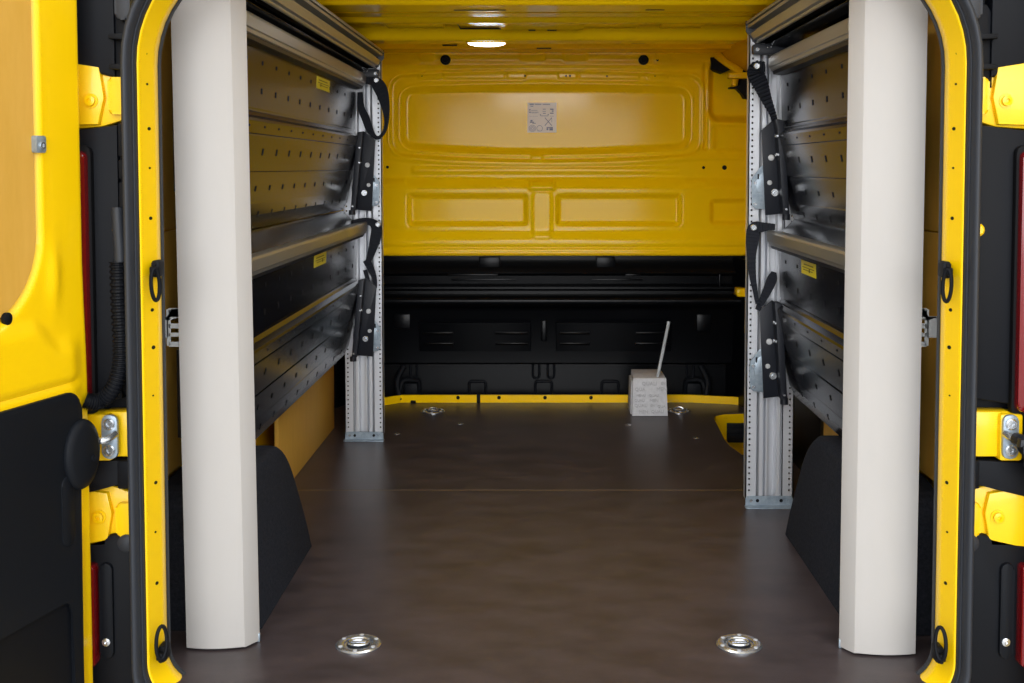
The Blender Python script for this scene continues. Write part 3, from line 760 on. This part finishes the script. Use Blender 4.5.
    bm = new(); prism(bm, [(s * x, g + z) for x, z in ((.610, .015), (.574, .018), (.566, .026), (.5635, .075), (.5645, .100), (.585, .128), (.592, .136), (.610, .136))], 'Y', yb + .0065, yb + .0095, bev=.001)
    prism(bm, [(s * x, g + z) for x, z in ((.605, .060), (.578, .062), (.574, .090), (.587, .112), (.605, .120))], 'Y', yb + .004, yb + .0075, bev=.0015)
    G = obj('locking_plate', bm, 'zinc', T)
    for x, z in ((.574, .088), (.574, .030)):
        bm = new(); bolt(bm, (s * x, yb + .0065, g + z), (0, -1, 0), .0052, .003, n=14); obj('plate_screw', bm, 'chrome', G)
    bm = new(); box(bm, *sorted((s * .580, s * .584)), yb + .004, yb + .0065, g + .098, g + .113); obj('plate_slot', bm, 'dark', G)
    # rear end bracket behind the white cover
    bm = new(); prism(bm, [(s * x, z) for x, z in ((.700, zb + .27), (.752, zb + .28), (.752, zb + .10), (.700, zb + .09))], 'Y', Y0 - .012, Y0 - .004, bev=.002)
    prism(bm, [(s * .64, zb + .27), (s * .70, zb + .27), (s * .70, zb + .09), (s * .64, zb + .1)], 'Y', Y0 - .012, Y0 - .004)
    obj('end_bracket', bm, 'bracket', T)
    # strap with its screw
    for rows in strap:
        bm = new(); ribbon(bm, [(at(px, py, Y=Yp - .040 + dy), w / 1130 * (Yp + 2)) for px, py, w, dy in rows], .0025, 0, .0028 if s > 0 and zt > 1 else .0006); obj('strap', bm, 'web', T, ang=60)
    bx0 = strap[0][0]
    p = at(bx0[4][0] if len(bx0) > 4 else bx0[0], bx0[1], Y=Yp - .045) if False else None
    if sticker:
        px0, px1, py = sticker
        a = at(px0, py, X=s * .641); b = at(px1, py, X=s * .641)
        y0, y1 = sorted((a.y, b.y)); z1 = zt - .040; z0 = z1 - .034
        x0 = xa(z1) - .0008; x1 = xa(z0) - .0008
        bm = new()
        prism(bm, [(s * x0, z1), (s * (x0 + .003), z1), (s * (x1 + .003), z0), (s * x1, z0)], 'Y', y0, y1)
        for zz, yy0, yy1, h in ((.26, .15, .80, .10), (.48, .10, .9, .07), (.66, .2, .85, .07)):
            z = z1 - .034 * zz; x = xa(z) - .0012
            box(bm, *sorted((s * x, s * (x + .002))), y0 + (y1 - y0) * yy0, y0 + (y1 - y0) * yy1, z - .034 * h / 2, z + .034 * h / 2, mi=1)
        obj('label', bm, ['label', 'lblack'], T)
    return T
def strap_screw(T, px, py, Y):
    p = at(px, py, Y=Y); bm = new(); lathe(bm, p, (0, -1, 0), [(.0095, -.004), (.0095, .002), (.007, .004), (.0035, .004), (.003, .001), (0, .001)], 18); obj('strap_screw', bm, 'chrome', T)

T = shelf(-1, 1.243, 'upper black perforated shelf folded up on the left side above its twin', (316.5, 329.5, 74), [
    [(358, 76, 8, -.01), (366, 79, 9, 0), (374, 81, 11, 0), (380.5, 89, 13, 0), (385, 104, 9, 0), (386.5, 119, 5, .004), (384.5, 131, 3.5, .006), (379, 137.5, 3.5, .008), (374, 136, 4.5, .01), (369.5, 129, 7, .012), (365.5, 118, 8, .014), (361, 107, 7, .016), (360, 92, 5, .018)]])
strap_screw(T, 376.3, 80.3, 1.888 - .043)
T = shelf(-1, .742, 'lower black perforated shelf folded up on the left side under its twin', (314, 326, 256), [
    [(352, 223, 5, -.01), (362, 221, 6, 0), (372, 222.5, 8, 0), (376.5, 229, 10.5, 0), (375, 240, 10.5, 0), (371, 254, 7, .002), (367, 264, 5, .004)],
    [(366, 260, 7, .010), (370, 267, 7, .010), (374, 277, 5, .010), (375.5, 286, 3, .012), (373.5, 288, 3, .014), (368.5, 281, 4, .016), (365, 270, 4, .018)]])
strap_screw(T, 378, 224.5, 1.888 - .043)
T = shelf(1, 1.228, 'upper black perforated shelf folded up on the right side above its twin', None, [
    [(765, 67, 10, -.004), (757, 68, 14, 0), (756, 74, 17, 0), (761, 85, 15, 0), (766, 98, 11, 0), (772, 112, 7, .002), (775, 121, 6, .006)]], dz0=.033)
strap_screw(T, 757, 66, 1.118 - .043)
for i in range(7):
    pass
T = shelf(1, .756, 'lower black perforated shelf folded up on the right side under its twin', (801.5, 816, 260), [
    [(775, 227, 6, -.004), (764, 227, 9, 0), (755, 229, 14, 0), (752.5, 240, 13, 0), (751.5, 256, 9, 0), (752.5, 274, 7, .001), (755, 290, 5, .002), (757.5, 304, 4, .004)],
    [(774, 272, 5, .014), (772, 279, 10, .012), (767.5, 290, 9, .012), (762, 301, 7, .012), (757.5, 310, 5, .012)]])
strap_screw(T, 753.7, 227.5, 1.118 - .043)

# ------------------------------------------------------------------ off-white covers of the rear posts
def cover(s):
    k = .004 if s > 0 else 0
    lean = .011 if s < 0 else .003
    T = thing('post_cover', 'tall off-white boxed cover hiding the near post on the %s' % ('left' if s < 0 else 'right'), 'cover', (s * .645, .19, 0))
    f = .178 if s < 0 else .150
    P = [(.709 + k, f + .08)]
    n = 14
    for i in range(n + 1):                      # gently bowed front
        u = i / n; x = .709 + k - u * (.709 + k - .600); P.append((x, f + .002 - .012 * math.sin(PI * min(1, .15 + u * .80)) * .9))
    P += [(.5955, f + .0), (.592, f + .004), (.5765, f + .029), (.5745, f + .034), (.5765, f + .038), (.64, f + .060), (.64, f + .056), (.581, f + .033), (.594, f + .010), (.600, f + .005)]
    for i in range(n, -1, -1):
        u = i / n; x = .706 + k - u * (.706 - .602); P.append((x, f + .005 - .012 * math.sin(PI * min(1, .15 + u * .80)) * .9))
    P += [(.706 + k, f + .08)]
    bm = new(); L = []
    for z in lin(.004, 1.345, 16): L.append([Vector((s * (x + lean * z / 1.24), y, z)) for x, y in P])
    loft(bm, L)
    obj('cover_shell', bm, 'white', T, ang=30)
    bm = new(); box(bm, *sorted((s * (.590 + k), s * (.704 + k))), f + .012, f + .03, .0005, .006); obj('foot_plate', bm, 'dark', T)
    bm = new(); box(bm, *sorted((s * .5735, s * .580)), f + .030, f + .038, .0005, .018, bev=.001); obj('foot_lug', bm, 'zinc', T)
    # hidden post inside
    bm = new(); box(bm, *sorted((s * .645, s * .70)), f + .045, f + .062, .0006, 1.33, bev=.003); obj('inner_post', bm, 'alu', T)
    return T
cover(-1); cover(1)

def wall_bracket(s):
    T = thing('wall_bracket', 'pale galvanised slotted bracket between wall lining and %s post cover' % ('left' if s < 0 else 'right'), 'bracket', (s * .74, .19, .60))
    bm = new(); Y = .192
    x0, x1 = .770, .700; z0, z1 = .602, .668
    for a, b, c, d in ((x0, x0 - .030, z0 + .012, z1 - .012), (x0 - .030, x1, z1 - .014, z1 + .004), (x0 - .030, x1, z1 - .036, z1 - .026), (x0 - .030, x1, z0 + .014, z0 + .022), (x0 - .030, x1, z0 - .006, z0 + .004), (x0 - .026, x0 - .034, z0 - .004, z1 + .002), (x1 + .008, x1, z0 - .006, z1 + .004)):
        box(bm, *sorted((s * a, s * b)), Y, Y + .003, c, d, bev=.0006, seg=1)
    box(bm, *sorted((s * .798, s * .766)), Y, Y + .003, z0 + .012, z1 - .012, bev=.0006)
    box(bm, *sorted((s * .7995, s * .796)), Y, Y + .05, z0 + .012, z1 - .012, bev=.0006)
    prism(bm, [(s * (x0), z1 - .012), (s * (x0 - .028), z1 - .012), (s * (x0 - .036), z1 + .003), (s * (x0 - .05), z1 + .003), (s * (x0 - .05), z1 - .014), (s * (x0 - .03), z1 - .02)], 'Y', Y, Y + .003)
    obj('slotted_plate', bm, 'pale', T)
    for z in (.624, .648):
        bm = new(); lathe(bm, (s * .712, Y + .001, z), (0, -1, 0), [(.006, -.002), (.006, .003), (.003, .004), (0, .003)], 12); obj('bracket_screw', bm, 'steel', T)
wall_bracket(-1); wall_bracket(1)

# ------------------------------------------------------------------ wheel arch covers
def arch(s):
    ya, yb, xb, xt, lab = (.265, .795, .586, .628, 'left') if s < 0 else (.24, .887, .618, .655, 'right')
    T = thing('wheel_arch_cover', 'charcoal felt covered wheel arch box on the floor at the %s' % lab, 'wheel arch', (s * .70, (ya + yb) / 2, 0))
    raw = [(ya, .0), (ya, .14), (ya + .008, .23), (ya + .03, .275), (ya + .09, .293), (ya + .20, .297), (yb - .20, .297), (yb - .14, .283), (yb - .085, .235), (yb - .05, .165), (yb - .015, .07), (yb, .0)]
    sp = spline([Vector((0, y, z)) for y, z in raw], 4)
    bm = new()
    ring = lambda x_b, x_t, sh: [Vector((s * (x_b + (x_t - x_b) * v.z / .30), (v.y - (ya + yb) / 2) * (1 - sh) + (ya + yb) / 2, max(.0006, v.z * (1 - sh * 1.2)))) for v in sp]
    loft(bm, [ring(xb, xt, .05), ring(xb + .002, xt + .004, .022), ring(xb + .008, xt + .012, .006), ring(xb + .02, xt + .024, 0), ring(.79, .795, 0)])
    obj('felt_cover', bm, 'carpet', T, ang=40)
arch(-1); arch(1)

# ------------------------------------------------------------------ lashing eyes in the floor
def lashing_eye(x, y, label, rot, up=0):
    T = thing('lashing_eye', label, 'lashing eye', (x, y, 0), group='lashing eyes let into the floor')
    o = Vector((x, y, 0))
    bm = new()
    lathe(bm, (x, y, .0004), (0, 0, 1), [(.0455, 0), (.0455, .002), (.042, .0045), (.032, .0050), (.029, .004), (.0270, .0015), (.024, .0012), (.0235, .0005)], 36)
    obj('flange_ring', bm, 'chrome', T, ang=25)
    bm = new(); lathe(bm, (x, y, .0006), (0, 0, 1), [(.0225, 0), (.0225, .0016), (.018, .0010), (0, .0010)], 28); obj('cup', bm, 'bracket', T)
    bm = new()
    pts = [Vector((x + .019 * math.cos(t), y + .0125 * math.sin(t) * math.cos(up), .0050 + .0125 * max(0, math.sin(t)) * math.sin(up))) for t in lin(0, 2 * PI, 20)[:-1]]
    tube(bm, pts, .0034, 8, closed=True); box(bm, x - .017, x + .017, y - .003, y + .003, .003, .0075, bev=.001); obj('lashing_ring', bm, 'chrome', T)
    for i in range(6):
        a = rot + i * PI / 3; bm = new()
        lathe(bm, (x + .0372 * math.cos(a), y + .0372 * math.sin(a), .0035), (0, 0, 1), [(.0042, 0), (.0042, .0025), (.002, .0035), (0, .0035)], 10); obj('ring_screw', bm, 'steel', T)
    return T
lashing_eye(-.375, .197, 'round steel lashing eye in the floor near the left post cover', .5)
lashing_eye(.380, .197, 'round steel lashing eye in the floor near the right post cover', .35)
lashing_eye(-.431, 2.349, 'round steel lashing eye in the floor by the bulkhead, left of centre', .5, .7)
lashing_eye(.525, 2.355, 'round steel lashing eye in the floor behind the concrete block', .5, 1.1)

# ------------------------------------------------------------------ concrete block with stick
Bk = thing('concrete_block', 'small pale grey concrete block with raised lettering holding a thin stick', 'block', (.403, 2.33, 0))
bm = new()
b0 = [(.336, 2.262), (.472, 2.262), (.470, 2.44), (.338, 2.44)]; t0 = [(.340, 2.266), (.465, 2.266), (.462, 2.44), (.346, 2.44)]
zf, zb_ = .146, .150
L = [[Vector((x, y, .0006)) for x, y in b0], [Vector((t0[0][0], t0[0][1], zf)), Vector((t0[1][0], t0[1][1], zf)), Vector((t0[2][0], t0[2][1], zb_)), Vector((t0[3][0], t0[3][1], zb_))]]
loft(bm, L, bev=.003)
prism(bm, [(.3325, .0006), (.345, .0006), (.347, .128), (.3365, .128)], 'Y', 2.30, 2.43, bev=.002)
obj('block_body', bm, 'concrete', Bk)
def letters(text, x0, z0, h, th, Y):
    cu = bpy.data.curves.new('raised_text', 'FONT'); cu.body = text; cu.size = h * 1.35; cu.extrude = th; cu.resolution_u = 2
    o = bpy.data.objects.new('raised_text', cu); COL.objects.link(o)
    bpy.context.view_layer.update()
    me = bpy.data.meshes.new_from_object(o.evaluated_get(bpy.context.evaluated_depsgraph_get()))
    b_ = new(); b_.from_mesh(me); bpy.data.meshes.remove(me); bpy.data.objects.remove(o); bpy.data.curves.remove(cu)
    tl = (2.266 - 2.262) / zf
    for v in b_.verts: v.co = Vector((x0 + v.co.x, Y - v.co.z + tl * (z0 + v.co.y), z0 + v.co.y))
    return b_
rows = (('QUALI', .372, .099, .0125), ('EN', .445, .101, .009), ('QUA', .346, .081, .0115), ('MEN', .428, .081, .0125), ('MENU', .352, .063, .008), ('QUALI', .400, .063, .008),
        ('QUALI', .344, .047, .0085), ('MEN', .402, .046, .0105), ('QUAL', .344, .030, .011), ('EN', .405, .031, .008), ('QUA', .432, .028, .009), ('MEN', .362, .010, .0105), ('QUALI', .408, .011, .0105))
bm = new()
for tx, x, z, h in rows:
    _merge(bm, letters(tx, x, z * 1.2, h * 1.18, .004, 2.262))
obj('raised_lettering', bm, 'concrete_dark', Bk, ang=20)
St = new(); a = Vector((.4345, 2.285, .1475)); b = at(668.8, 321.5, Y=2.285)
lathe(St, a, b - a, [(.0062, .0012), (.0062, (b - a).length), (.0048, (b - a).length + .0002), (.0046, (b - a).length - .01), (0, (b - a).length - .01)], 14)
obj('thin_rod', St, 'stick', label='thin grey rod standing at a slant in the concrete block', cat='rod')

# ------------------------------------------------------------------ sticker on the bulkhead
bm = new(); z0, z1, x0, x1 = bZ(132), bZ(102), bX(527.5), bX(556.5)
Y = 2.515 - bulk_d(541, 117) - .0010
W_, H_ = x1 - x0, z1 - z0
box(bm, x0, x1, Y, Y + .0008, z0, z1)
def mk(u0, u1, v0, v1): box(bm, x0 + W_ * u0, x0 + W_ * u1, Y - .0003, Y + .0003, z1 - H_ * v1, z1 - H_ * v0, mi=1)
for u0, u1, v0, v1 in ((.07, .22, .04, .075), (.25, .48, .045, .07), (.52, .78, .045, .07), (.10, .2, .11, .13), (.06, .10, .22, .26), (.12, .34, .25, .262), (.06, .38, .31, .325), (.06, .10, .30, .34), (.12, .34, .345, .352),
                       (.53, .63, .205, .225), (.52, .63, .28, .295), (.53, .63, .345, .365), (.78, .90, .20, .24), (.84, .90, .26, .30), (.78, .90, .335, .37), (.43, .46, .39, .43), (.46, .72, .435, .45), (.70, .73, .38, .42), (.78, .92, .445, .455), (.06, .36, .45, .456),
                       (.66, .88, .82, .85), (.66, .72, .86, .92), (.76, .88, .86, .93), (.08, .22, .64, .67), (.10, .17, .58, .63), (.16, .28, .68, .70)): mk(u0, u1, v0, v1)
for a, b in (((.60, .50), (.84, .77)), ((.84, .50), (.60, .77))):
    tube(bm, [(x0 + W_ * a[0], Y, z1 - H_ * a[1]), (x0 + W_ * b[0], Y, z1 - H_ * b[1])], .0013, 6, mi=1)
tube(bm, [(x0 + W_ * .84, Y, z1 - H_ * .5), (x0 + W_ * .84, Y, z1 - H_ * .66)], .0007, 6, mi=1)
for cu, cv, r in ((.17, .86, .115), (.17, .86, .075), (.17, .86, .035), (.42, .86, .10)):
    tube(bm, [(x0 + W_ * (cu + r * math.cos(t)), Y, z1 - H_ * (cv + r * math.sin(t) * .95)) for t in lin(0, 2 * PI, 20)[:-1]], .0008, 6, mi=1, closed=True)
obj('information_sticker', bm, ['paper', 'ink'], label='square white instruction sticker with blue-grey print on the yellow bulkhead', cat='sticker')

# ------------------------------------------------------------------ glint on the roof rib, added as a glowing lens
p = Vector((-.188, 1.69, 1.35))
Lm = thing('roof_lamp_or_glint', 'small glowing white lens standing in for a glint under the roof before the bulkhead', 'lamp', (p.x, p.y, 1.36))
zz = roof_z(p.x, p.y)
bm = new(); prism(bm, rrect(p.x - .066, p.x + .066, p.y - .029, p.y + .029, .028), 'Z', zz - .004, zz + .004, bev=.002); obj('lamp_or_glint_base', bm, 'yellow_in', Lm)
bm = new(); lathe(bm, (p.x, p.y, zz - .003), (0, 0, -1), [(.061, 0), (.058, .004), (.046, .008), (.028, .0105), (0, .0115)], 36, 0, .42, 1.0); obj('lamp_or_glint_lens', bm, 'lamp', Lm)

# ================================================================== LIGHT
w = bpy.data.worlds.new('hall_light'); S.world = w; w.use_nodes = True
nt = w.node_tree; bg = nt.nodes['Background']
tc = nt.nodes.new('ShaderNodeTexCoord'); sep = nt.nodes.new('ShaderNodeSeparateXYZ'); rp = nt.nodes.new('ShaderNodeValToRGB')
mr = nt.nodes.new('ShaderNodeMapRange'); mr.inputs['From Min'].default_value = -1; mr.inputs['From Max'].default_value = 1
nt.links.new(tc.outputs['Generated'], sep.inputs[0]); nt.links.new(sep.outputs['Z'], mr.inputs['Value']); nt.links.new(mr.outputs[0], rp.inputs[0]); nt.links.new(rp.outputs[0], bg.inputs[0])
e = rp.color_ramp.elements
e[0].position = .40; e[0].color = (.35, .35, .36, 1); e[1].position = .95; e[1].color = (1.15, 1.18, 1.22, 1)
m_ = e.new(.52); m_.color = (.85, .86, .88, 1)
# the hall is brighter behind the photographer than beyond the van
mr2 = nt.nodes.new('ShaderNodeMapRange'); mr2.inputs['From Min'].default_value = .2; mr2.inputs['From Max'].default_value = -1
mr2.inputs['To Min'].default_value = .75; mr2.inputs['To Max'].default_value = 1.2
mr3 = nt.nodes.new('ShaderNodeMapRange'); mr3.interpolation_type = 'SMOOTHSTEP'; mr3.inputs['From Min'].default_value = -.80; mr3.inputs['From Max'].default_value = -.97
mr3.inputs['To Min'].default_value = 0; mr3.inputs['To Max'].default_value = 3.3
ad = nt.nodes.new('ShaderNodeMath'); ad.operation = 'ADD'
nt.links.new(sep.outputs['Y'], mr2.inputs['Value']); nt.links.new(sep.outputs['Y'], mr3.inputs['Value'])
nt.links.new(mr2.outputs[0], ad.inputs[0]); nt.links.new(mr3.outputs[0], ad.inputs[1]); nt.links.new(ad.outputs[0], bg.inputs['Strength'])
# roof lamp, nearer the doors
R2 = thing('roof_lamp_or_glint', 'long white roof lamp close to the rear doorway header', 'lamp', (0, .30, 1.34))
zz = roof_z(0, .30)
bm = new(); prism(bm, rrect(-.30, .30, .265, .335, .02), 'Z', zz - .012, zz + .02, bev=.004); obj('lamp_or_glint_base', bm, 'steel', R2)
bm = new(); prism(bm, rrect(-.28, .28, .277, .323, .015), 'Z', zz - .022, zz - .010, bev=.004); obj('lamp_or_glint_lens', bm, 'lamp2', R2)
ld = bpy.data.lights.new('roof_lamp_light', 'AREA'); ld.shape = 'RECTANGLE'; ld.size = .54; ld.size_y = .05; ld.energy = 4; ld.color = (1, .97, .93)
lo = bpy.data.objects.new('roof_lamp_light', ld); COL.objects.link(lo); lo.location = (0, .30, zz - .03); lo.rotation_euler = (math.radians(40), 0, 0)
S.view_settings.view_transform = 'Standard'; S.view_settings.look = 'None'; S.view_settings.gamma = 1; S.view_settings.use_curve_mapping = False
S.view_settings.exposure = .72
